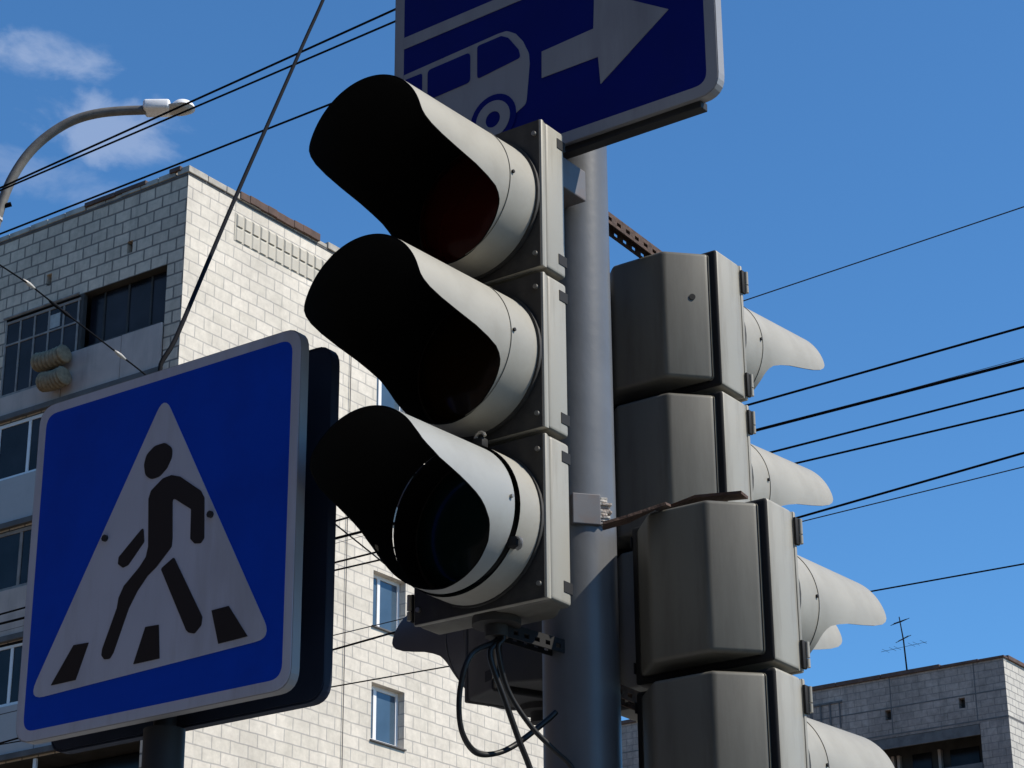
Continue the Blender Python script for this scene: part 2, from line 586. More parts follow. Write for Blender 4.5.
def section(root, zb, lens_mat, loose=False, RIM=.118, vl=1.05, rise=.0, paint=None, hood=None):
    paint, hood = paint or m_case, hood or m_visor
    """one lamp box of a traffic light, its bottom at zb; hood, lens, hinges and bolts are its sub-parts"""
    bm = bmesh.new()
    # rim: a shallow tray with a door seam near the front
    box(bm, -HW, HW, .016, RIM, .004, .352, .009, 3)
    bm.normal_update()
    bmesh.ops.recalc_face_normals(bm, faces=bm.faces)
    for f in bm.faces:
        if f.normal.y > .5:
            f.material_index = 2          # rear face of the tray in black, its shade painted in
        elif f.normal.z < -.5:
            f.material_index = 1  # underside in the rear case tone, shade put into its colour
    box(bm, -HW + .003, HW - .003, .0115, .018, .007, .349)
    # tapered back
    a = [(-.147, RIM - .004), (-.147, RIM + .006), (-.070, RIM + BODY), (.070, RIM + BODY), (.147, RIM + .006), (.147, RIM - .004)]
    b0 = [bm.verts.new((x, y, .019)) for x, y in a]
    b1 = [bm.verts.new((x, y, .342)) for x, y in a]
    fs = [bm.faces.new(b0), bm.faces.new(b1)]
    for i in range(6):
        j = (i + 1) % 6
        fs.append(bm.faces.new((b0[i], b0[j], b1[j], b1[i])))
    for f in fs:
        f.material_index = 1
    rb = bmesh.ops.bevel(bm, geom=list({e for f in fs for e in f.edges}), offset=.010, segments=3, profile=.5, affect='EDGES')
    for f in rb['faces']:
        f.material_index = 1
    sec = obj('lamp_section', bm, [paint, m_body if paint is m_case else paint, m_rubber_shade], root, smooth=R(32), loc=(0, 0, zb))
    # door with its dark face
    bm = bmesh.new()
    box(bm, -HW, HW, 0, .0115, .004, .352, .004, 2)
    box(bm, -HW + .005, HW - .005, -.0015, .003, .006, .350, mi=1)
    lathe_y(bm, [(.163, -.003), (.163, -.010)], 0, .177, 48, 1)
    obj('door', bm, [paint, m_plate], sec, smooth=R(32))
    # hood
    if loose:
        bm = bmesh.new()
        n = 64
        for r0, r1, mi in ((.159, .1575, 0), (.1555, .154, 1)):
            pass
        g = {}
        for k in range(n):
            t = 2 * PI * k / n
            for q, (r, y) in enumerate(((.159, -.006), (.1585, -.078), (.1545, -.078), (.1545, -.006))):
                g[k, q] = bm.verts.new((r * math.cos(t), y, .177 + r * math.sin(t)))
        for k in range(n):
            for q in range(4):
                bm.faces.new((g[k, q], g[k, (q + 1) % 4], g[(k + 1) % n, (q + 1) % 4], g[(k + 1) % n, q])).material_index = 1 if q in (1, 2) else 0
        obj('collar', bm, [m_visor, m_black], sec, smooth=R(40))
        obj('visor', visor_bm(CUT_B, s0=.091, r0=.1555, r1=.1495, rise=rise, VL=vl), [m_visor_b, m_black], sec, smooth=R(40))
        for ang in (68, -28):
            t = R(ang)
            bm = bmesh.new()
            c = Vector((.162 * math.cos(t), -.083, .177 + .162 * math.sin(t)))
            rad = Vector((math.cos(t), 0, math.sin(t)))
            tang = Vector((-math.sin(t), 0, math.cos(t)))
            pts = [c + Vector((0, .014, 0)) + .002 * rad]
            for k in range(9):
                a_ = R(-100 + 250 * k / 8)
                pts.append(c + rad * (.010 + .012 * math.sin(a_)) + Vector((0, -1, 0)) * .0 + tang * (.012 * math.cos(a_)))
            tube(bm, pts, .0036, 6)
            box(bm, c.x - .012, c.x + .012, -.088, -.066, c.z - .010, c.z + .010, .003, mi=1)
            obj('clip', bm, [m_zinc, m_rubber_shade], sec, smooth=R(40))
    else:
        obj('visor', visor_bm(CUT_A, rise=rise, VL=vl), [hood, m_black], sec, smooth=R(40))
        # raised joint with its two rivets
    for sx in (-1, 1):
        bm = bmesh.new()
        t = R(4)
        rr = .1568
        sy = .092 if not loose else .104
        c = Vector((sx * rr * math.cos(t), -sy, .177 + rise * sy + rr * math.sin(t)))
        tube(bm, [c - Vector((sx * .004, 0, 0)), c + Vector((sx * .003, 0, .0006))], .0040, 8)
        obj('rivet', bm, m_rubber_shade if not loose else m_zinc, sec)
    if not loose:
        bm = bmesh.new()
        n = 48
        seam = []
        for k in range(n + 1):
            t = R(-75 + 125 * k / n)
            rr = .1562
            seam.append((rr * math.cos(t), -.101, .177 + rise * .101 + rr * math.sin(t)))
        tube(bm, seam, .0009, 5)
        obj('hood_seam', bm, m_body, sec)
        bm = bmesh.new()
        tube(bm, [(-x, y, zz) for x, y, zz in seam], .0009, 5)
        obj('hood_seam', bm, m_body, sec)
    # lens: shallow dome with a dark rim
    bm = bmesh.new()
    prof = [(.148, -.004), (.146, -.016), (.138, -.020)]
    for k in range(6):
        a_ = k / 5
        prof.append((.136 * math.cos(a_ * PI / 2 * .96), -.020 - .024 * math.sin(a_ * PI / 2)))
    lathe_y(bm, prof, 0, .177, 48)
    obj('lens', bm, lens_mat, sec, smooth=R(50))
    # hinges on the left edge
    for zz in (.012, .278):
        bm = bmesh.new()
        box(bm, -HW - .005, -HW + .002, -.004, .012, zz, zz + .060, .002, mi=1)
        tube(bm, [(-HW - .006, -.005, zz + .004), (-HW - .006, -.005, zz + .022)], .0052, 10)
        tube(bm, [(-HW - .006, -.005, zz + .025), (-HW - .006, -.005, zz + .058)], .0052, 10)
        obj('hinge', bm, [m_case, m_rubber_shade], sec, smooth=R(40))
    # latches on the right edge
    for zz in (.030, .306):
        bm = bmesh.new()
        box(bm, HW - .002, HW + .0015, RIM - .030, RIM + .001, zz, zz + .024, .001)
        obj('latch', bm, m_rubber_shade, sec)
    # slotted bolts on the face
    for sx in (-1, 1):
        for zz in (.035, .318):
            bm = bmesh.new()
            tube(bm, [(sx * .150, 0, zz), (sx * .150, -.008, zz)], .0052, 10)
            obj('bolt', bm, m_zinc, sec, smooth=R(40))
    return sec


def traffic_light(pos, rotz, label, loose_bottom=False, RIM=.118, vl=1.05, rise=0.0, paint=None, hood=None, group='traffic lights on the grey pole'):
    t = thing('traffic_light', pos, rotz, label, 'traffic light', group)
    for k, lm in ((2, m_red), (1, m_amber), (0, m_green)):
        section(t, .36 * k, lm, loose_bottom and k == 0, RIM, vl, rise, paint, hood)
    # cable gland plug under the lowest box
    bm = bmesh.new()
    tube(bm, [(0, .06, .010), (0, .06, -.010)], .05, 24)
    tube(bm, [(0, .06, -.010), (0, .06, -.034)], .024, 16)
    obj('cable_gland', bm, m_plate, t, smooth=R(40))
    return t


RIM_A, RIM = .088, .124
pA = at(543, 267, 4.28)
locA = pA + V * HW - Z * .72
tA = traffic_light(locA, ROT, 'front traffic light facing the viewer, three dark lenses, lowest hood clipped onto a collar', True, RIM_A, 1.0, -.01)
pB = at(722, 386, 4.84)
locB = pB + U * RIM + V * HW - Z * .72
tB = traffic_light(locB, ROT + PI, 'upper traffic light seen from behind right of the pole, small plug in its top box', False, RIM, 1.12, .095)
pC = at(775, 662, 4.42)
locC = pC + U * RIM + V * HW - Z * .72
tC = traffic_light(locC, ROT + PI, 'lower and nearer traffic light seen from behind, right of the pole, under a rusty strap', False, RIM, 1.12, .05)
locE = POLE + U * .31 + V * .356 + Z * 2.90
E_AZ = R(328.5)                                # faces away to the left
tE = traffic_light(locE, PI - E_AZ, 'shaded traffic light mostly hidden behind the front one, lowest hood pointing left', False, RIM, .97, .09, m_shade_case, m_shade_hood)

# small plug hole on the back of the upper rear light's top box
bm = bmesh.new()
a_ = Vector((-.070, RIM + BODY, 0)).lerp(Vector((-.147, RIM + .006, 0)), .62)
nrm = Vector((-(BODY - .004), .083, 0)).normalized()
tube(bm, [a_ + Z * .225 - nrm * .004, a_ + Z * .225 + nrm * .002], .0075, 12)
o = obj('plug', bm, m_rubber_shade, [c for c in tB.children if c.name.startswith('lamp_section')][0])
o.location.x = 0


def strap(name, parent_thing, pts, wid, th, m, holes=0, up=Z):
    """flat iron strap through world points, parented to its light"""
    bm = bmesh.new()
    pts = [Vector(p) for p in pts]
    rings = []
    for i, p in enumerate(pts):
        t = (pts[min(i + 1, len(pts) - 1)] - pts[max(i - 1, 0)]).normalized()
        s = t.cross(up).normalized()
        q = s.cross(t).normalized()
        rings.append([bm.verts.new(p + s * a * wid / 2 + q * b * th / 2) for a, b in ((-1, -1), (1, -1), (1, 1), (-1, 1))])
    for a, b in zip(rings, rings[1:]):
        for k in range(4):
            bm.faces.new((a[k], a[(k + 1) % 4], b[(k + 1) % 4], b[k]))
    bm.faces.new(rings[0])
    bm.faces.new(rings[-1])
    bm.transform((Matrix.Translation(parent_thing.location) @ parent_thing.rotation_euler.to_matrix().to_4x4()).inverted())
    return obj(name, bm, m, parent_thing)


def local(t, p):
    return (Matrix.Translation(t.location) @ t.rotation_euler.to_matrix().to_4x4()).inverted() @ Vector(p)


# perforated channel from the pole to the top of the upper rear light
topB = locB + Z * 1.072 - U * (RIM * .5)
pl = POLE + Z * (topB.z + .02) + U * .07


def channel(t, a, b, w_, h_, m, nh):
    a, b = Vector(a), Vector(b)
    d = (b - a)
    Ln = d.length
    d.normalize()
    s = d.cross(Z).normalized()
    q = s.cross(d).normalized()
    bm = bmesh.new()

    def quad(cs):
        bm.faces.new([bm.verts.new(c) for c in cs])

    def slab(o, wv, hv, x0, x1):
        ps = [o + d * x + wv * i + hv * j for x in (x0, x1) for i in (0, 1) for j in (0, 1)]
        vs = [bm.verts.new(p) for p in ps]
        for f in ((0, 1, 3, 2), (4, 6, 7, 5), (0, 4, 5, 1), (2, 3, 7, 6), (0, 2, 6, 4), (1, 5, 7, 3)):
            bm.faces.new([vs[i] for i in f])
    # web on top, two flanges pierced by slots
    slab(a - s * w_ / 2 + q * (h_ / 2), s * w_, q * .003, 0, Ln)
    for sg in (-1, 1):
        o0 = a + s * (sg * w_ / 2) - q * (h_ / 2)
        ht = s * (-sg * .003)
        slab(o0 + q * (h_ * .66), ht, q * (h_ * .34), 0, Ln)
        slab(o0, ht, q * (h_ * .30), 0, Ln)
        for k in range(nh + 1):
            x = Ln * k / nh
            slab(o0 + q * (h_ * .30), ht, q * (h_ * .36), max(0, x - Ln / nh * .28), min(Ln, x + Ln / nh * .28))
    bm.transform((Matrix.Translation(t.location) @ t.rotation_euler.to_matrix().to_4x4()).inverted())
    return obj('perforated_bracket', bm, m, t)


channel(tB, pl, topB + U * .0 + Z * .016, .035, .026, m_rust, 9)
bm = bmesh.new()
c = local(tB, topB)
tube(bm, [c - Z * .004, c + Z * .006], .036, 20)
tube(bm, [c + Z * .006, c + Z * .022], .014, 6)
obj('washer', bm, m_rust, tB, smooth=R(40))
# lower bracket of the upper rear light, a rusty bit just showing beside the pole
botB = locB + Z * -.012 - U * (RIM * .5)
channel(tB, POLE + Z * (botB.z - .02) + U * .06, botB - Z * .016, .035, .026, m_rust, 9)
# flat strap from the pole over the top of the lower rear light
topC = locC + Z * 1.078 - U * (RIM * .5)
plate_c = at(606, 507, 4.50)
strap('flat_strap', tC, [at(603, 526, 4.47), at(628, 519, 4.47), at(660, 506, 4.47), topC - U * .085 + V * .055 + Z * .006, topC - U * .085 - V * .02 + Z * .012, topC - U * .07 - V * .12 + Z * .004], .04, .006, m_rust)
bm = bmesh.new()
c = local(tC, topC)
tube(bm, [c + Z * .004, c + Z * .014], .03, 20)
obj('washer', bm, m_rust, tC, smooth=R(40))
strap('flat_strap', tC, [POLE + Z * (locC.z - .03) - V * .03, locC - Z * .014 - U * .05, locC - Z * .012 - U * .05 - V * .08], .04, .006, m_rust)
# brackets of the front light: square steel stubs to the pole, a perforated strip below
for zz in (1.035, ):
    bm = bmesh.new()
    box(bm, -.05, .115, RIM_A + .01, RIM_A + BODY + .075, zz - .045, zz + .03, .003)
    obj('mounting_bracket', bm, m_bracket, tA)
channel(tA, locA + Z * -.02 + U * .05, POLE + Z * (locA.z - .02) + U * -.05, .035, .026, m_rubber_shade, 7)
channel(tE, locE + Z * -.02 - V * .1, POLE + Z * (locE.z - .02) + U * .05 + V * .05, .035, .026, m_rust, 7)

# ---------------------------------------------------------------- signal pole
pole = thing('signal_pole', POLE + Z * GZ, ROT, 'grey round steel pole in the middle that carries the traffic lights', 'pole')
bm = bmesh.new()
n = 48
prof = [(0, .078), (5.15, .075)]
tube(bm, [(0, 0, z_) for z_ in (0, 1, 2, 3, 4, 5.0)], [.081, .081, .081, .081, .081, .081], 48)
obj('column', bm, m_steel, pole, smooth=R(40))
bm = bmesh.new()
tube(bm, [(0, 0, 5.0), (0, 0, 5.02), (0, 0, 5.06)], [.086, .086, .03], 32)
obj('cap', bm, m_steel, pole, smooth=R(40))
bm = bmesh.new()
box(bm, -.18, .18, -.18, .18, 0, .02, .004)
for sx in (-1, 1):
    for sy in (-1, 1):
        tube(bm, [(sx * .14, sy * .14, .02), (sx * .14, sy * .14, .05)], .014, 6)
obj('base_plate', bm, m_dark_steel, pole)
# welded plate low on the column with flaking paint at its edge
c = local(pole, POLE + Z * at(594, 508, 4.53).z)
bm = bmesh.new()
box(bm, -.038, .024, -.088, -.06, c.z - .034, c.z + .034, .002)
o = obj('welded_plate', bm, m_bracket, pole)
o.rotation_euler = (0, 0, R(50))
bm = bmesh.new()
for k in range(10):
    zz = c.z - .03 + .006 * k
    box(bm, .024 + random.uniform(-.003, .003), .046 + random.uniform(-.008, .006), -.084 + random.uniform(-.003, .003), -.05, zz, zz + .0058, .0012)
o = obj('weld_bead', bm, m_flake, pole)
o.rotation_euler = (0, 0, R(50))

# ---------------------------------------------------------------- signs


def sign_shell(root, x0, x1, z0, z1, rad, depth, border, m_face, m_edge):
    """pressed sheet metal sign: tray with folded edge, coloured face and white border"""
    outer = rounded(rect(x0, x1, z0, z1), rad)
    inner = rounded(rect(x0 + border, x1 - border, z0 + border, z1 - border), max(rad - border * .6, .01))
    bm = bmesh.new()
    prism(bm, outer, .001, .003)
    ring = rounded(rect(x0 + .003, x1 - .003, z0 + .003, z1 - .003), rad - .002)
    frame_ring(bm, outer, ring, .003, depth)
    lip = rounded(rect(x0 + .014, x1 - .014, z0 + .014, z1 - .014), rad - .006)
    frame_ring(bm, ring, lip, depth - .003, depth - .001)
    sh = obj('panel', bm, [m_edge], root)
    bm = bmesh.new()
    frame_ring(bm, rounded(rect(x0 + .002, x1 - .002, z0 + .002, z1 - .002), rad), inner, -.0005, .001)
    bd = obj('border', bm, m_white if m_face is m_blue else m_whitedk, root)
    bm = bmesh.new()
    prism(bm, inner, -.0004, .001)
    obj('face', bm, m_face, root)
    return sh


# pedestrian crossing sign; artwork in metres from its upper right corner
SX, SZ = .3855, .740


def ped_sign(loc, rotz, label, m_edge):
    t = thing('crossing_sign', loc, rotz, label, 'road sign', 'crossing signs back to back on the post')
    t0, t1 = -.758 + SX, -.008 + SX
    sign_shell(t, t0, t1, -.74 + SZ, .012 + SZ, .045, .024, .023, m_blue, m_edge)

    def P(pts):
        return [(x + SX, z_ + SZ) for x, z_ in pts]
    bm = bmesh.new()
    prism(bm, rounded(P([(-.726, -.651), (-.059, -.632), (-.3805, -.050)]), [.026, .026, .022]), -.0022, -.0006)
    obj('white_triangle', bm, m_white, t)
    head = [(-.348, -.176), (-.349, -.198), (-.361, -.218), (-.381, -.232), (-.405, -.233), (-.422, -.22), (-.428, -.196), (-.422, -.174), (-.4, -.16), (-.371, -.159)]
    body = [(-.409, -.275), (-.403, -.258), (-.371, -.238), (-.347, -.236), (-.322, -.245), (-.263, -.288), (-.252, -.305), (-.247, -.393), (-.256, -.402), (-.273, -.399), (-.285, -.387), (-.287, -.323), (-.341, -.286), (-.335, -.376), (-.336, -.393), (-.349, -.405), (-.376, -.429), (-.399, -.443), (-.425, -.47), (-.447, -.503), (-.483, -.59), (-.492, -.601), (-.508, -.6), (-.517, -.59), (-.516, -.577), (-.481, -.496), (-.478, -.475), (-.465, -.452), (-.424, -.42), (-.407, -.401), (-.402, -.38)]
    arm = [(-.419, -.334), (-.414, -.367), (-.456, -.409), (-.471, -.412), (-.486, -.401), (-.485, -.386), (-.476, -.379)]
    leg = [(-.328, -.417), (-.242, -.558), (-.244, -.575), (-.261, -.589), (-.277, -.584), (-.284, -.578), (-.363, -.435)]
    bm = bmesh.new()
    for poly, rd in ((head, .02), (body, .006), (arm, .005), (leg, .005)):
        prism(bm, rounded(P(poly), rd, 4), -.0034, -.0024)
    obj('walking_figure', bm, m_ink, t)
    for poly, rd in (([(-.6, -.554), (-.556, -.556), (-.587, -.63), (-.659, -.63)], .001),
                     ([(-.397, -.551), (-.36, -.553), (-.353, -.624), (-.425, -.624)], .001),
                     ([(-.218, -.549), (-.173, -.548), (-.12, -.619), (-.196, -.621)], .001)):
        bm = bmesh.new()
        prism(bm, rounded(P(poly), rd, 4), -.0034, -.0024)
        obj('crossing_stripe', bm, m_ink, t)
    for x, z_ in P([(-.527, -.337), (-.232, -.346)]):
        bm = bmesh.new()
        tube(bm, [(x, -.001, z_), (x, -.008, z_)], .0075, 8)
        obj('bolt', bm, m_dark_steel, t)
    return t


sp = at(305, 330, 4.2)
sloc = sp + V * SX - Z * SZ
s1 = ped_sign(sloc, ROT, 'blue square sign with a walking figure in a white triangle, facing the viewer', m_flange)
# navy back sheet and rails behind each sign tray


def back_rails(t, x0, x1, z0, z1, m, y):
    for zz in (z0 + .16, z1 - .16):
        bm = bmesh.new()
        box(bm, x0 + .03, x1 - .03, y - .012, y + .006, zz - .016, zz + .016, .002)
        obj('back_rail', bm, m, t)


back_rails(s1, -.758 + SX, -.008 + SX, 0, .752, m_dark_steel, .038)
s2 = ped_sign(sloc + U * .128, ROT + PI, 'back of a second square sign, dark navy, close behind the blue walking figure sign', m_back)
for c in s2.children:
    if c.name.startswith('panel'):
        bm = bmesh.new()
        prism(bm, rounded(rect(-.372, .372, .005, .745), .045), .0235, .0262)
        nb = obj('back_sheet', bm, m_back, s2)
# the second sign's outline is symmetric about its post
for c in s2.children:
    if not c.name.startswith('back_sheet'):
        c.location.x = .0

post_c = sloc + U * .064 + V * .0
post = thing('sign_post', (post_c.x, post_c.y, GZ), ROT, 'dark round post under the blue crossing sign at lower left', 'post')
bm = bmesh.new()
_r = at(163, 760, 10) - EYE
px_ = EYE + _r * ((post_c - EYE).dot(U) / _r.dot(U))
post_x = -(px_ - post_c).dot(V)
tube(bm, [(post_x, 0, 0), (post_x, 0, 1.5), (post_x, 0, sloc.z - GZ - .01)], .042, 28)
tube(bm, [(post_x, 0, sloc.z - GZ - .03), (post_x, 0, sloc.z - GZ + .76)], .023, 20)
obj('tube', bm, m_dark_steel, post, smooth=R(40))
bm = bmesh.new()
box(bm, post_x - .12, post_x + .12, -.12, .12, 0, .015, .003)
obj('base_plate', bm, m_dark_steel, post)

# bus sign on the pole; artwork in metres from its lower right corner
bp0 = at(718, 75, 4.26)
BX, BZ = .449, .04
bloc = bp0 + V * BX - Z * BZ
bs = thing('bus_sign', bloc - V * .006, ROT, 'blue sign above the front traffic light with white bus and arrow', 'road sign')
bs.scale = (.979, .979, .979)
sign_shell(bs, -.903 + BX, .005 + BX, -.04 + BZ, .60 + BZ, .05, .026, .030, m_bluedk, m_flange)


def PB(pts):
    return [(x + BX, z_ + BZ) for x, z_ in pts]


bm = bmesh.new()
prism(bm, PB([(-.872, .374), (-.05, .400), (-.05, .432), (-.872, .406)]), -.0022, -.0006)
obj('white_line', bm, m_whitedk, bs)
bm = bmesh.new()
prism(bm, PB([(-.463, .153), (-.306, .155), (-.301, .082), (-.115, .211), (-.312, .332), (-.317, .233), (-.462, .223)]), -.0024, -.0006)
obj('arrow', bm, m_whitedk, bs)
bm = bmesh.new()
bus = [(-.871, .088), (-.54, .084), (-.508, .10), (-.497, .203), (-.499, .232), (-.516, .271), (-.536, .298), (-.562, .315), (-.588, .316), (-.871, .300)]
prism(bm, rounded(PB(bus), [.002, .01, .02, .02, .02, .02, .02, .02, .01, .002], 3), -.0022, -.0006)
busp = obj('bus_pictogram', bm, m_whitedk, bs)
for poly, rd in (([(-.866, .212), (-.814, .212), (-.814, .286), (-.866, .285)], .006), ([(-.797, .205), (-.669, .212), (-.669, .294), (-.797, .288)], .012),
                 ([(-.648, .213), (-.522, .228), (-.527, .251), (-.557, .294), (-.577, .306), (-.648, .303)], .008)):
    bm = bmesh.new()
    prism(bm, rounded(PB(poly), rd, 4), -.0034, -.0024)
    obj('bus_window', bm, m_bluedk, busp)
for cx in (-.602, -.80):
    bm = bmesh.new()
    prism(bm, PB(disc(cx, .088, .066, 32)), -.0034, -.0024)
    wa = obj('wheel_arch', bm, m_bluedk, busp)
    bm = bmesh.new()
    frame_ring(bm, PB(disc(cx, .088, .049, 32)), PB(disc(cx, .088, .021, 32)), -.0046, -.0036)
    obj('wheel_disc', bm, m_whitedk, busp)
back_rails(bs, -.903 + BX, -.035 + BX, -.12, .76, m_dark_steel, .034)
bm = bmesh.new()
box(bm, -.42, .40, .010, .040, -.016, .004, .002)
obj('bottom_channel', bm, m_dark_steel, bs)

# ---------------------------------------------------------------- cables under the front light


def smooth_path(pts, n=8):
    pts = [Vector(p) for p in pts]
    P = [pts[0] * 2 - pts[1]] + pts + [pts[-1] * 2 - pts[-2]]
    out = []
    for i in range(1, len(P) - 2):
        p0, p1, p2, p3 = P[i - 1:i + 3]
        for k in range(n):
            t = k / n
            out.append(.5 * ((2 * p1) + (p2 - p0) * t + (2 * p0 - 5 * p1 + 4 * p2 - p3) * t * t + (3 * p1 - p0 - 3 * p2 + p3) * t ** 3))
    out.append(pts[-1])
    return out


def wire(name, pts, r, m, label, cat, group=None, n=6):
    bm = bmesh.new()
    tube(bm, pts, r, n)
    o = obj(name, bm, m, smooth=True)
    return tag(o, label, cat, group)


gA = locA + U * .06 - Z * .03
wire('hanging_cable', smooth_path([gA + Z * .02, gA - Z * .01, at(471, 655, 4.36), at(460, 690, 4.36), at(461, 728, 4.38), at(474, 751, 4.42), at(493, 754, 4.46), at(515, 745, 4.50), at(545, 722, 4.53), at(556, 712, 4.54)]),
     .0062, m_cable, 'black cable sagging in a wide loop under the front traffic light', 'cable', 'cables under the front traffic light')
wire('hanging_cable', smooth_path([gA + Z * .02 + V * -.008, gA - Z * .01 + V * -.008, at(490, 655, 4.40), at(505, 700, 4.42), at(519, 740, 4.45), at(532, 775, 4.48), at(545, 830, 4.5), at(552, 900, 4.53)]),
     .0062, m_cable, 'black cable dropping almost straight from the front traffic light, right of the looped one', 'cable', 'cables under the front traffic light')
wire('hanging_cable', smooth_path([gA + Z * .02 + V * -.016, gA - Z * .01 + V * -.016, at(498, 650, 4.41), at(508, 690, 4.44), at(530, 725, 4.47), at(552, 748, 4.50), at(572, 768, 4.53), at(583, 800, 4.53)]),
     .0058, m_cable, 'black cable running down rightwards from the front traffic light to the pole', 'cable', 'cables under the front traffic light')


# ---------------------------------------------------------------- overhead wires (all run across the street)
def overhead(pa, pb, Y, r, m, label, group, ext=(30, 30), sag=.25):
    P0 = at(*pa, Y)
    r_ = at(*pb, 10) - EYE
    t = -(P0.x * r_.y - P0.y * r_.x) / (V.x * r_.y - V.y * r_.x)
    Q = P0 + t * V
    zq = at(*pb, Q.y).z
    sl = (zq - P0.z) / t
    pts = []
    a, b = -ext[0], ext[1]
    N = 24
    for k in range(N + 1):
        s = a + (b - a) * k / N
        x = s / max(abs(a), abs(b))
        pts.append(P0 + V * s + Z * (sl * s + sag * x * x))
    return wire('overhead_wire', pts, r, m, label, 'wire', group)


G1 = 'wires crossing above the left building'
overhead((0, 188), (395, 10), 16, .0095, m_wire, 'upper black wire of the close pair passing the street lamp head', G1)
overhead((0, 190.5), (395, 22), 16.2, .0088, m_wire, 'lower black wire of the close pair passing the street lamp head', G1)
overhead((0, 234), (337, 102), 18, .0098, m_wire, 'single black wire crossing just above the roof of the left building', G1)
G2 = 'wires in the sky right of the rear lights'
overhead((752, 298), (1024, 207), 40, .0125, m_wire_far, 'faint high wire alone in the sky, meeting the topmost rear hood', G2, (40, 40))
overhead((755, 403), (1024, 327), 16, .0092, m_wire, 'black wire just under the topmost rear hood', G2)
overhead((757, 430), (1024, 361), 15, .0112, m_wire, 'thickest black wire right of the rear lights, second below the topmost hood', G2)
overhead((880, 397), (1024, 358), 22, .0032, m_wire_far, 'hair-thin wire running just above the thickest black wire', G2)
overhead((788, 448), (1024, 388), 17, .0092, m_wire, 'black wire third below the topmost rear hood, above the middle hood', G2)
overhead((810, 460), (1024, 410), 17.3, .0088, m_wire, 'black wire touching the top of the middle rear hood', G2)
overhead((800, 517), (1024, 453), 18, .0100, m_wire, 'black wire meeting the upper hinge of the lower rear light', G2)
overhead((800, 522), (1024, 467), 30, .0082, m_wire_far, 'faint wire just under the one at the lower rear hinge', G2)
overhead((873, 591), (1024, 564), 30, .011, m_wire, 'lowest thin wire, above the right building, behind the lower rear hood', G2, (40, 40))
# heavy cable dropping to the crossing sign
pa_ = post_c + U * 0 - V * post_x
pt_top = Vector((pa_.x, pa_.y, sloc.z + .66))
pts = [pt_top, at(160, 372, 4.56), at(176, 338, 4.62), at(208, 262, 4.9), at(240, 187, 5.2), at(275, 108, 5.55), at(305, 40, 5.85), at(323, 0, 6.0), at(352, -70, 6.4), at(400, -200, 7.3), at(470, -420, 9)]
wire('drop_cable', smooth_path(pts, 5), .0056, m_wire, 'thick black cable coming down steeply behind the blue crossing sign', 'cable')
# span wire with insulators on the left
span = [at(-120, 175, 11.0), at(-40, 236, 11.4), at(0, 265, 11.6), at(29, 284, 11.8), at(68, 315, 12.0), at(137, 368, 12.4), at(200, 418, 12.8), at(330, 520, 13.6), at(480, 640, 14.5), at(560, 702, 15)]
ins = thing('span_wire', span[0], 0, 'beaded span wire with small insulators slanting down towards the crossing sign', 'wire')
bm = bmesh.new()
tube(bm, [p - span[0] for p in span], .005, 6)
obj('strand', bm, m_wire, ins, smooth=True)
for px, py, Yd in ((29, 284, 11.8), (55, 305, 11.93), (66, 313.5, 12.0), (120, 355, 12.3)):
    c = at(px, py, Yd) - span[0]
    d = (span[5] - span[3]).normalized()
    bm = bmesh.new()
    tube(bm, [c - d * .045, c - d * .02, c, c + d * .02, c + d * .045], [.006, .010, .012, .010, .006], 10)
    obj('insulator', bm, m_porc if px in (29, 120) else m_wire, ins, smooth=True)

# ---------------------------------------------------------------- buildings


def wall_bm(x0, x1, z0, z1, openings, uv0=(0, 0), back=0.3, mi_in=1):
    """front wall in the X-Z plane at y=0 facing -Y with rectangular openings (x0,x1,z0,z1,depth); slot 1 lines the recesses"""
    bm = bmesh.new()
    uvl = bm.loops.layers.uv.new('UVMap')
    xs = sorted({x0, x1, *[o[0] for o in openings], *[o[1] for o in openings]})
    zs = sorted({z0, z1, *[o[2] for o in openings], *[o[3] for o in openings]})

    def face(ps, uvs, mi):
        f = bm.faces.new([bm.verts.new(p) for p in ps])
        f.material_index = mi
        for l, q in zip(f.loops, uvs):
            l[uvl].uv = (q[0] + uv0[0], q[1] + uv0[1])

    for xa, xb in zip(xs, xs[1:]):
        for za, zb in zip(zs, zs[1:]):
            mx, mz = (xa + xb) / 2, (za + zb) / 2
            if any(o[0] < mx < o[1] and o[2] < mz < o[3] for o in openings):
                continue
            face([(xa, 0, za), (xb, 0, za), (xb, 0, zb), (xa, 0, zb)], [(xa, za), (xb, za), (xb, zb), (xa, zb)], 0)
    for (a, b, c, d, dep) in openings:
        rm = 0 if dep < .5 else mi_in
        face([(a, 0, c), (a, 0, d), (a, dep, d), (a, dep, c)], [(0, c), (0, d), (dep, d), (dep, c)], rm)
        face([(b, 0, c), (b, dep, c), (b, dep, d), (b, 0, d)], [(0, c), (dep, c), (dep, d), (0, d)], rm)
        face([(a, 0, d), (b, 0, d), (b, dep, d), (a, dep, d)], [(a, 0), (b, 0), (b, dep), (a, dep)], rm)
        face([(a, 0, c), (a, dep, c), (b, dep, c), (b, 0, c)], [(a, 0), (a, dep), (b, dep), (b, 0)], rm)
        face([(a, dep, c), (b, dep, c), (b, dep, d), (a, dep, d)], [(a, c), (b, c), (b, d), (a, d)], mi_in)
    return bm


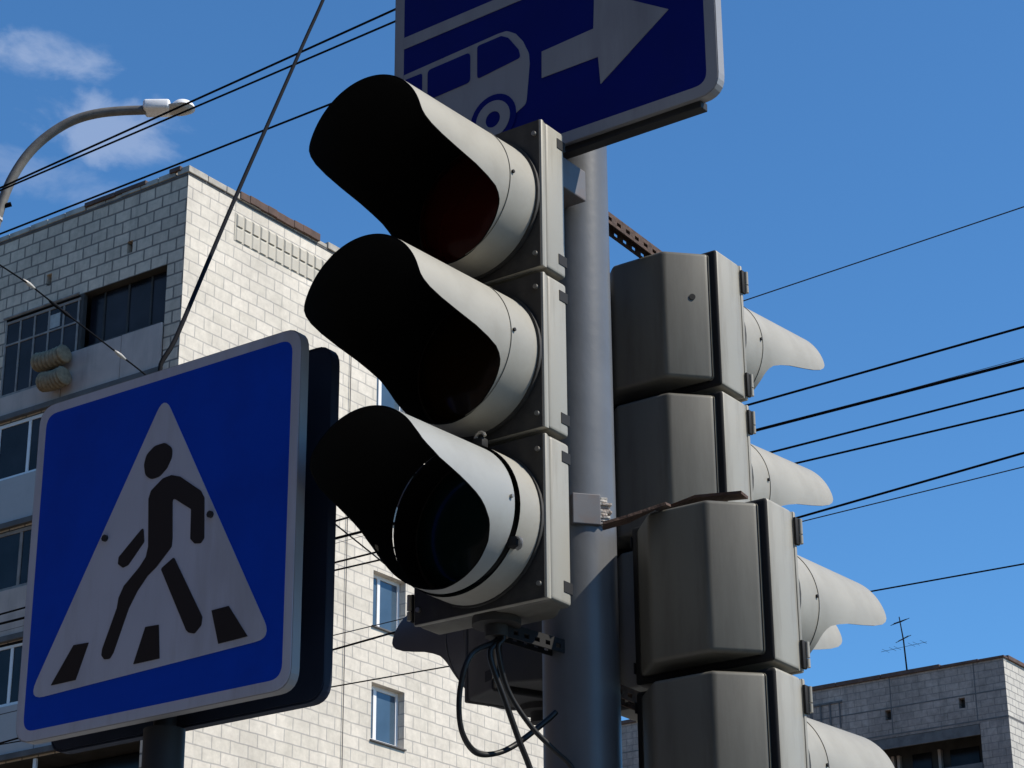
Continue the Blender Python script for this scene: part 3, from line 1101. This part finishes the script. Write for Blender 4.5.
def window(par, xf, zf, wd, ht, dep, face='F', mullions=(.34,), fm=None, pm=None, fw=.07, sill=True, place=None):
    """framed window; x right, z up from its lower left, set dep behind the wall plane y=0"""
    fm, pm = fm or m_pvc, pm or m_pane
    bm = bmesh.new()
    y0, y1 = dep - .08, dep - .02
    box(bm, 0, fw, y0, y1, 0, ht, .004)
    box(bm, wd - fw, wd, y0, y1, 0, ht, .004)
    box(bm, fw, wd - fw, y0, y1, 0, fw, .004)
    box(bm, fw, wd - fw, y0, y1, ht - fw, ht, .004)
    for q in mullions:
        box(bm, wd * q - fw * .6, wd * q + fw * .6, y0 + .002, y1 - .002, fw, ht - fw, .004)
    o = obj('window', bm, fm, par)
    bm = bmesh.new()
    box(bm, fw * .5, wd - fw * .5, y1 - .035, y1 - .02, fw * .5, ht - fw * .5)
    obj('pane', bm, pm, o)
    if sill:
        bm = bmesh.new()
        box(bm, -.04, wd + .04, -.06, dep - .02, -.045, -.008, .004)
        obj('sill', bm, m_pvc if sill == 'w' else m_slab, o)
    o.matrix_local = place @ Matrix.Translation((xf, 0, zf))
    return o


FRONT = Matrix.Identity(4)                                   # faces -Y: x is building X
SIDE = Matrix.Rotation(PI / 2, 4, 'Z')                       # faces +X: x runs along building +Y

C0 = at(189, 168, 48)
HB = C0.z
LB = thing('apartment_building', (C0.x, C0.y, 0), ROT, 'pale block apartment building on the left with a sunlit side wall', 'building')
WL, DL = 26.0, 16.6
ST = 2.82
tops = [HB - 2.38 - ST * k for k in range(9)]
front_open = []
for k, zt in enumerate(tops):
    zb = max(zt - 2.62, .3)
    for a in (-5.95, -12.9, -19.2):
        front_open.append((a, a + 5.42, zb, zt, 1.2))
for (sx, sz) in ((1.81, 1.56), (4.54, 1.67), (8.4, 1.6), (11.2, 1.62)):
    front_open.append((-sx - .09, -sx + .09, HB - sz - .16, HB - sz + .16, .3))
bm = wall_bm(-WL, 0, 0, HB - .12, front_open, (0, .05))
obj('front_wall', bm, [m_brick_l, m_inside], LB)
side_open = []
for k in range(9):
    zt = HB - 2.43 - 2.845 * k
    if zt - 1.42 > .4:
        side_open.append((7.22, 8.52, zt - 1.42, zt, .28))
        if False:
            side_open.append((11.6, 12.9, zt - 1.42, zt, .28))
bm = wall_bm(0, DL, 0, HB - .12, side_open, (.1, .02))
bm.transform(SIDE)
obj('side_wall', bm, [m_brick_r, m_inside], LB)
for i, (a, b, c, d, dep) in enumerate(side_open):
    if i % 3 == 1 or i == 2:
        window(LB, a, c, b - a, d - c, .28, mullions=(.36,), place=SIDE, fw=.09, sill='d')
    else:
        window(LB, a, c, b - a, d - c, .28, mullions=(.30,), place=SIDE, fw=.10, sill='d')
# far walls close the block
bm = wall_bm(-WL, 0, 0, HB - .12, [], (0, 0))
bm.transform(Matrix.Translation((-WL, DL, 0)) @ Matrix.Rotation(PI, 4, 'Z'))
obj('rear_wall', bm, [m_brick_l, m_inside], LB)
bm = wall_bm(0, DL, 0, HB - .12, [], (0, 0))
bm.transform(Matrix.Translation((-WL, DL, 0)) @ Matrix.Rotation(-PI / 2, 4, 'Z'))
obj('end_wall', bm, [m_brick_l, m_inside], LB)
bm = bmesh.new()
box(bm, -WL + .3, -.3, .3, DL - .3, HB - .9, HB - .55)
obj('roof', bm, m_roof, LB)
# coping stones round the parapet
bm = bmesh.new()
y = -.05
while y < DL:
    ln = random.uniform(.55, .75)
    dz = random.uniform(-.012, .012)
    if not (1.9 < y < 5.0):
        box(bm, -.32, .06, y, min(y + ln - .02, DL), HB - .12, HB + .05 + dz, .012)
    else:
        box(bm, -.32, .03, y, min(y + ln - .02, DL), HB - .12, HB - .02 + dz, .012)
    y += ln
x = -.4
while x > -WL:
    ln = random.uniform(.55, .75)
    dz = random.uniform(-.012, .012)
    if not (-3.2 < x < -1.6):
        box(bm, x - ln + .02, x, -.05, .3, HB - .12, HB + .02 + dz, .012)
    else:
        box(bm, x - ln + .02, x, -.03, .3, HB - .12, HB - .03 + dz, .012)
    x -= ln
box(bm, -WL, -.0, DL - .3, DL + .05, HB - .12, HB + .03, .012)
box(bm, -WL - .05, -WL + .3, 0, DL, HB - .12, HB + .03, .012)
obj('coping', bm, m_coping, LB)
bm = bmesh.new()
for k in range(9):
    y = 1.75 + k * .33
    o_ = random.uniform(-.012, .012)
    box(bm, -.2, .10 + o_, y, y + .335, HB - .10 + o_, HB + .10 + o_, .01)
obj('roof_flashing', bm, m_flash, LB)
bm = bmesh.new()
for k in range(6):
    x = -1.35 - k * .34
    o_ = random.uniform(-.015, .015)
    box(bm, x - .34, x, -.085 + o_, .1, HB - .05 + o_, HB + .06 + o_, .008)
obj('roof_flashing', bm, m_flash, LB)
bm = bmesh.new()
box(bm, -.55, -.2, -.10, .0, HB - .02, HB + .09, .01)
obj('roof_flashing', bm, m_flash, LB)
# dark line under the coping
bm = bmesh.new()
box(bm, -.1, .018, .02, DL, HB - .17, HB - .122)
box(bm, -WL, -.02, -.018, .1, HB - .17, HB - .122)
obj('parapet_joint', bm, m_slab, LB)
# ribbed band of blocks high on the side wall
bm = bmesh.new()
box(bm, .0, .012, 1.66, 8.2, HB - 1.24, HB - .50)
for k in range(22):
    y = 1.70 + k * .292
    for zt, zb, dp in ((HB - .50, HB - .84, .05), (HB - .86, HB - 1.22, .035)):
        vs = []
        for yy, xx in ((y, .0125), (y + .03, dp), (y + .20, dp), (y + .245, .0125)):
            vs.append((bm.verts.new((xx, yy, zb)), bm.verts.new((xx, yy, zt - (.06 if xx > .02 else 0)))))
        for (a0, a1), (b0, b1) in zip(vs, vs[1:]):
            bm.faces.new((a0, b0, b1, a1))
        bm.faces.new([v_[1] for v_ in vs])
        bm.faces.new([v_[0] for v_ in vs])
obj('ribbed_band', bm, m_rib, LB)
bm = bmesh.new()
tube(bm, [(.04, 6.12, 0), (.04, 6.12, HB - 2.6)], .011, 8)
obj('lightning_conductor', bm, m_slab, LB)
# loggias of the front wall
for k, zt in enumerate(tops):
    for bay, a in enumerate((-5.95, -12.9, -19.2)):
        if bay > 0 and k > 6:
            continue
        zb = max(zt - 2.62, .3)
        pt = zt - 1.50
        bm = bmesh.new()
        box(bm, a + .02, a + 2.15, -.06, -.002, zb - .02, pt - .62 if (k == 0 and bay == 0) else pt, .01)
        pmat = m_panel if (k + bay) % 2 == 0 else m_panelw
        lg = obj('parapet_panel', bm, pmat, LB)
        bm = bmesh.new()
        box(bm, a + 2.17, a + 4.10, -.05, .012, zb - .02, pt, .01)
        obj('parapet_panel', bm, pmat, LB)
        bm = bmesh.new()
        box(bm, a + 4.12, a + 5.40, -.06, .002, zb - .02, pt, .01)
        obj('parapet_panel', bm, pmat, LB)
        bm = bmesh.new()
        box(bm, a - .02, a + 5.44, -.12, .0, zb - .16, zb - .02, .01)
        obj('slab_edge', bm, m_slab, lg)
        old = (k == 0 and bay == 0)
        fmat = m_wood if (old or (k + bay) % 3 == 2) else m_pvc
        # glazing frames
        bm = bmesh.new()
        y0, y1 = .02, .08
        z0 = pt - .62 if old else pt
        n_ = 5
        if old:
            box(bm, a + .02, a + 2.6, y0 - .05, y1 - .05, z0 + .002, z0 + .07, .006)
            box(bm, a + .02, a + 2.6, y0 - .05, y1 - .05, zt - .16, zt - .09, .006)
            box(bm, a + .02, a + 2.6, y0 - .05, y1 - .05, zt - .75, zt - .70, .006)
            for q in range(6):
                x = a + .02 + q * .50
                box(bm, x, x + .055, y0 - .048, y1 - .052, z0 + .07, zt - .16, .006)
            obj('glazing_frame', bm, m_wood, lg)
            bm = bmesh.new()
            box(bm, a + 2.56, a + 2.68, y0 - .02, y1 + .05, z0, zt, .006)
            for x in (3.15, 3.95, 4.7, 5.36):
                box(bm, a + x, a + x + .06, y0 + .2, y1 + .2, pt, zt - .02, .006)
            box(bm, a + 2.68, a + 5.42, y0 + .2, y1 + .2, pt + .002, pt + .20, .006)
        elif k == 4 and bay == 0:
            box(bm, a + .02, a + 5.40, y0, y1, z0 + .002, z0 + .07, .006)
            box(bm, a + 2.1, a + 2.2, y0, y1, z0 + .07, zt - .01, .006)
        else:
            box(bm, a + .02, a + 5.40, y0, y1, z0 + .002, z0 + .09, .006)
            box(bm, a + .02, a + 5.40, y0, y1, zt - .10, zt - .01, .006)
            for q in range(n_ + 1):
                x = a + .02 + q * 5.3 / n_
                box(bm, x, x + .09, y0 + .002, y1 - .002, z0 + .09, zt - .10, .006)
        fr = obj('glazing_frame', bm, m_inside if old else fmat, lg)
        bm = bmesh.new()
        if old:
            box(bm, a + .04, a + 2.58, y0 - .026, y0 - .02, z0 + .03, zt - .12)
            obj('pane', bm, m_paned, lg)
            bm = bmesh.new()
            box(bm, a + 2.7, a + 5.40, y0 + .226, y0 + .232, pt + .03, zt - .03)
        else:
            yo = .9 if (k == 4 and bay == 0) else .026
            box(bm, a + .04, a + 5.38, y0 + yo, y0 + yo + .006, z0 + .05, zt - .05)
        obj('pane', bm, m_paned, lg)
        # things faintly seen through: a curtain strip
        if old:
            bm = bmesh.new()
            box(bm, a + 1.52, a + 1.92, y0 - .032, y0 - .027, zt - .66, zt - .30)
            obj('curtain', bm, m_curtain, lg)
            bm = bmesh.new()
            tube(bm, [(a + .02, -.10, zt - .02), (a + 2.62, -.10, zt - .02)], .03, 8)
            obj('awning_rail', bm, m_wood, lg)
# two ribbed straw rolls hanging outside the top loggia
for zz, sc, lb in ((-4.03, .17, 'ribbed straw coloured roll on the top loggia front, upper of two'), (-4.60, .155, 'ribbed straw coloured roll on the top loggia front, lower of two')):
    bm = bmesh.new()
    pts, rr = [], []
    ln = 1.0 if sc > .16 else .78
    for q in range(33):
        s = q / 32
        pts.append((-.5 * ln + ln * s, 0, -.05 * math.sin(PI * s)))
        rr.append(sc * (1.42 if sc > .16 else 1.6) * (.78 + .22 * abs(math.sin(q * PI / 4))) * (.8 if q in (0, 32) else 1))
    tube(bm, pts, rr, 14)
    o = obj('straw_roll', bm, m_mat, smooth=R(60))
    o.rotation_euler = (0, 0, ROT)
    o.location = Vector((C0.x, C0.y, HB + zz)) + V * (3.88 if sc > .16 else 3.74) - U * .33
    tag(o, lb, 'straw roll', 'rolls on the loggia')

C1 = at(1003, 655, 84)
HR = C1.z
RB = thing('apartment_building', (C1.x, C1.y, 0), ROT, 'grey stained block apartment building low at the right with an antenna on its roof', 'building')
WR, DR = 40.0, 18.0
fo = []
for k in range(8):
    zt = HR - 2.47 - 2.82 * k
    for a in (-7.9, -16.5, -25.1, -33.7):
        fo.append((a, a + 6.72, max(zt - 2.5, .3), zt, 1.4))
for sx, sz in ((1.84, 1.58), (4.96, 1.57), (8.42, 1.5), (11.5, 1.6), (15.0, 1.55)):
    fo.append((-sx - .13, -sx + .13, HR - sz - .2, HR - sz + .2, .3))
bm = wall_bm(-WR, 0, 0, HR - .1, fo, (.2, .1))
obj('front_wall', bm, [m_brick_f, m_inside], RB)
so_ = []
for k in range(8):
    zt = HR - 1.3 - 2.82 * k
    so_.append((2.6, 3.9, zt - 1.45, zt, .25))
bm = wall_bm(0, DR, 0, HR - .1, so_, (.3, .1))
bm.transform(SIDE)
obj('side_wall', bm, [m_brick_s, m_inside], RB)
for (a, b, c, d, dep) in so_:
    window(RB, a, c, b - a, d - c, .25, mullions=(.4,), place=SIDE)
bm = wall_bm(-WR, 0, 0, HR - .1, [], (0, 0))
bm.transform(Matrix.Translation((-WR, DR, 0)) @ Matrix.Rotation(PI, 4, 'Z'))
obj('rear_wall', bm, [m_brick_f, m_inside], RB)
bm = wall_bm(0, DR, 0, HR - .1, [], (0, 0))
bm.transform(Matrix.Translation((-WR, DR, 0)) @ Matrix.Rotation(-PI / 2, 4, 'Z'))
obj('end_wall', bm, [m_brick_f, m_inside], RB)
bm = bmesh.new()
box(bm, -WR + .3, -.3, .3, DR - .3, HR - .7, HR - .35)
obj('roof', bm, m_roof, RB)
bm = bmesh.new()
x = 0.06
while x > -WR:
    ln = random.uniform(1.0, 3.2)
    dz = random.uniform(-.04, .05)
    box(bm, x - ln + .02, x, -.09, .3, HR - .1, HR + .02 + dz, .015)
    x -= ln
box(bm, -.3, .09, .3, DR, HR - .1, HR + .06, .015)
box(bm, -WR, 0, DR - .3, DR + .05, HR - .1, HR + .03, .015)
obj('coping', bm, m_flash, RB)
bm = bmesh.new()
for zz, hw in ((1.30, .022), (2.36, .03)):
    box(bm, -WR, -.02, -.010, .02, HR - zz - hw, HR - zz + hw)
for q in range(11):
    xx = -1.25 - q * 3.55
    box(bm, xx - .02, xx + .02, -.012, .02, HR - 2.33, HR - .12)
for q in range(8):
    xx = -7.0 - q * .42
    box(bm, xx - .05, xx, -.05, .02, HR - 1.55 + random.uniform(-.3, .2), HR - .72)
box(bm, -10.2, -6.9, -.05, .02, HR - .76, HR - .68)
obj('wall_joints', bm, m_slab, RB)
bm = bmesh.new()
for zz in (2.36, 5.18, 8.0):
    box(bm, -.0, .012, .0, DR, HR - zz - .03, HR - zz + .03)
obj('side_joint', bm, m_slab, RB)
for k in range(4):
    zt = HR - 2.47 - 2.82 * k
    for a in (-7.9, -16.5, -25.1, -33.7):
        zb = zt - 2.5
        bm = bmesh.new()
        box(bm, a + .02, a + 6.70, .02, .10, zt - .42, zt - .005, .01)
        box(bm, a + .02, a + 6.70, -.06, .06, zb - .05, zb + 1.0, .01)
        lg = obj('loggia', bm, m_slab, RB)
        for x0, x1, z0, z1 in ((.9, 2.1, .9, 2.0), (3.2, 4.0, .1, 2.05), (4.8, 6.0, .9, 2.0)):
            bm = bmesh.new()
            box(bm, a + x0, a + x1, 1.34, 1.39, zb + z0, zb + z1, .01)
            obj('pane', bm, m_paned, lg)
        for x in (2.35, 2.6, 4.35, 6.3):
            bm = bmesh.new()
            box(bm, a + x, a + x + .12, 1.2, 1.395, zb, zt - .43, .01)
            obj('partition', bm, m_panel, lg)

# unseen dark brick blocks added to hold off sky light, behind the viewer and left


def sky_blocker(pos, rot, half, label):
    t = thing('sky_blocking_building', (pos.x, pos.y, 0), rot, label, 'building', 'brick buildings added out of view to block the sky')
    bo = []
    for k in range(9):
        for q in range(int(half / 2) - 1):
            xa = -half + 2 + q * 4
            bo.append((xa, xa + 1.5, 1.2 + 3.0 * k, 2.75 + 3.0 * k, .2))
    obj('front_wall', wall_bm(-half, half, 0, 29, bo, (0, 0)), [m_brick_d, m_paned], t)
    bm = bmesh.new()
    box(bm, -half, half, .25, 13, 0, 28.9)
    obj('rear_part', bm, m_brick_d, t)
    bm = bmesh.new()
    box(bm, -half - .3, half + .3, -.3, 13.3, 29.0, 29.4, .03)
    obj('cornice', bm, m_slab, t)


sky_blocker(U * -24, ROT + PI, 45, 'long dark brown brick building added behind the viewer to block sky')
sky_blocker(V * 34 - U * 12, ROT + PI / 2, 30, 'long dark brown brick building added out of view at left to block sky')

# aerial on the roof of the right building
ab = at(907, 671, 84.8)
an = thing('antenna', (ab.x, ab.y, HR - .35), ROT, 'thin television antenna mast standing on the grey building roof', 'antenna')
bm = bmesh.new()
tube(bm, [(0, 0, 0), (-.05, 0, 1.2), (-.16, 0, 2.15)], [.035, .03, .022], 8)
obj('mast', bm, m_wire, an, smooth=True)
for zz, xx, ln, n_ in ((1.95, -.14, .5, 6), (1.25, -.05, .35, 3), (.95, -.03, 1.7, 0)):
    bm = bmesh.new()
    if n_:
        tube(bm, [(xx - .12, -ln * .6, zz - .12), (xx + .12, ln * .6, zz + .15)], .018, 6)
        for q in range(n_):
            s = (q + .5) / n_ - .5
            tube(bm, [(xx + s * .24 - .14, s * ln * 1.2 - .1, zz + s * .27 - .08), (xx + s * .24 + .14, s * ln * 1.2 + .1, zz + s * .27 + .08)], .012, 6)
    else:
        tube(bm, [(xx - 1.0, 0, zz - .05), (xx + .9, .1, zz + .05)], .007, 6)
        for q in (-.8, -.5, -.3, .3, .5, .8):
            tube(bm, [(xx + q, -.3, zz + q * .05), (xx + q, .3, zz + q * .05)], .006, 6)
    obj('aerial', bm, m_wire, an)

# ---------------------------------------------------------------- street lamp at the left
YL = 20
arm_px = [(-14, 330), (-11, 270), (-6, 232), (3, 200), (14, 175), (30, 152), (50, 134), (72, 121), (95, 114), (120, 111), (146, 110)]
lb0 = at(-14, 330, YL)
SL = thing('street_lamp', (lb0.x, lb0.y, GZ), 0, 'street lamp with curved grey arm and white head above the left roof', 'street lamp')
off = Vector((lb0.x, lb0.y, GZ))
bm = bmesh.new()
tube(bm, [(0, 0, 0), (0, 0, 3), Vector(at(-14, 330, YL)) - off], [.11, .10, .062], 16)
obj('pole', bm, m_arm, SL, smooth=R(50))
bm = bmesh.new()
ap = [at(x, y, YL) - off for x, y in arm_px]
tube(bm, smooth_path(ap, 4), .048, 14)
obj('arm', bm, m_arm, SL, smooth=R(50))
bm = bmesh.new()
c = at(2, 206, YL) - off
tube(bm, [c - Vector((.07, 0, .03)), c + Vector((.09, 0, .02))], .025, 8)
tube(bm, [c + Vector((-.03, 0, -.03)), c + Vector((-.03, 0, -.16))], [.03, .05], 8, mi=1)
obj('clamp', bm, [m_wire, m_porc], SL)
px1 = (at(196, 104, YL) - at(195, 104, YL)).length
h0 = at(144, 110, YL) - off
bm = bmesh.new()
box(bm, h0.x, h0.x + 27 * px1, -.11, .11, h0.z - .035, h0.z + .075, .03, 3)
hd = obj('lamp_head', bm, m_lamp, SL, smooth=R(40))
bm = bmesh.new()
prof = []
cxx = h0.x + 39 * px1
ng = 20
rings = []
for q in range(7):
    t = q / 6 * PI / 2
    rr, zz = math.cos(t), math.sin(t)
    rings.append([bm.verts.new((cxx + max(rr, .04) * 12 * px1 * math.cos(2 * PI * k / ng), max(rr, .04) * .13 * math.sin(2 * PI * k / ng), h0.z + .012 + zz * .085)) for k in range(ng)])
for a, b in zip(rings, rings[1:]):
    for k in range(ng):
        bm.faces.new((a[k], a[(k + 1) % ng], b[(k + 1) % ng], b[k]))
bm.faces.new(rings[0])
bm.faces.new(rings[-1])
obj('rear_cover', bm, m_lamp, hd, smooth=R(60))
bm = bmesh.new()
rings = []
for q in range(6):
    t = q / 5 * PI / 2
    rr, zz = math.cos(t), math.sin(t)
    rings.append([bm.verts.new((cxx - 5 * px1 + max(rr, .04) * 16 * px1 * math.cos(2 * PI * k / ng), max(rr, .04) * .12 * math.sin(2 * PI * k / ng), h0.z + .010 - zz * .05)) for k in range(ng)])
for a, b in zip(rings, rings[1:]):
    for k in range(ng):
        bm.faces.new((a[k], a[(k + 1) % ng], b[(k + 1) % ng], b[k]))
bm.faces.new(rings[0])
bm.faces.new(rings[-1])
obj('lamp_cover', bm, m_lampb, hd, smooth=R(60))
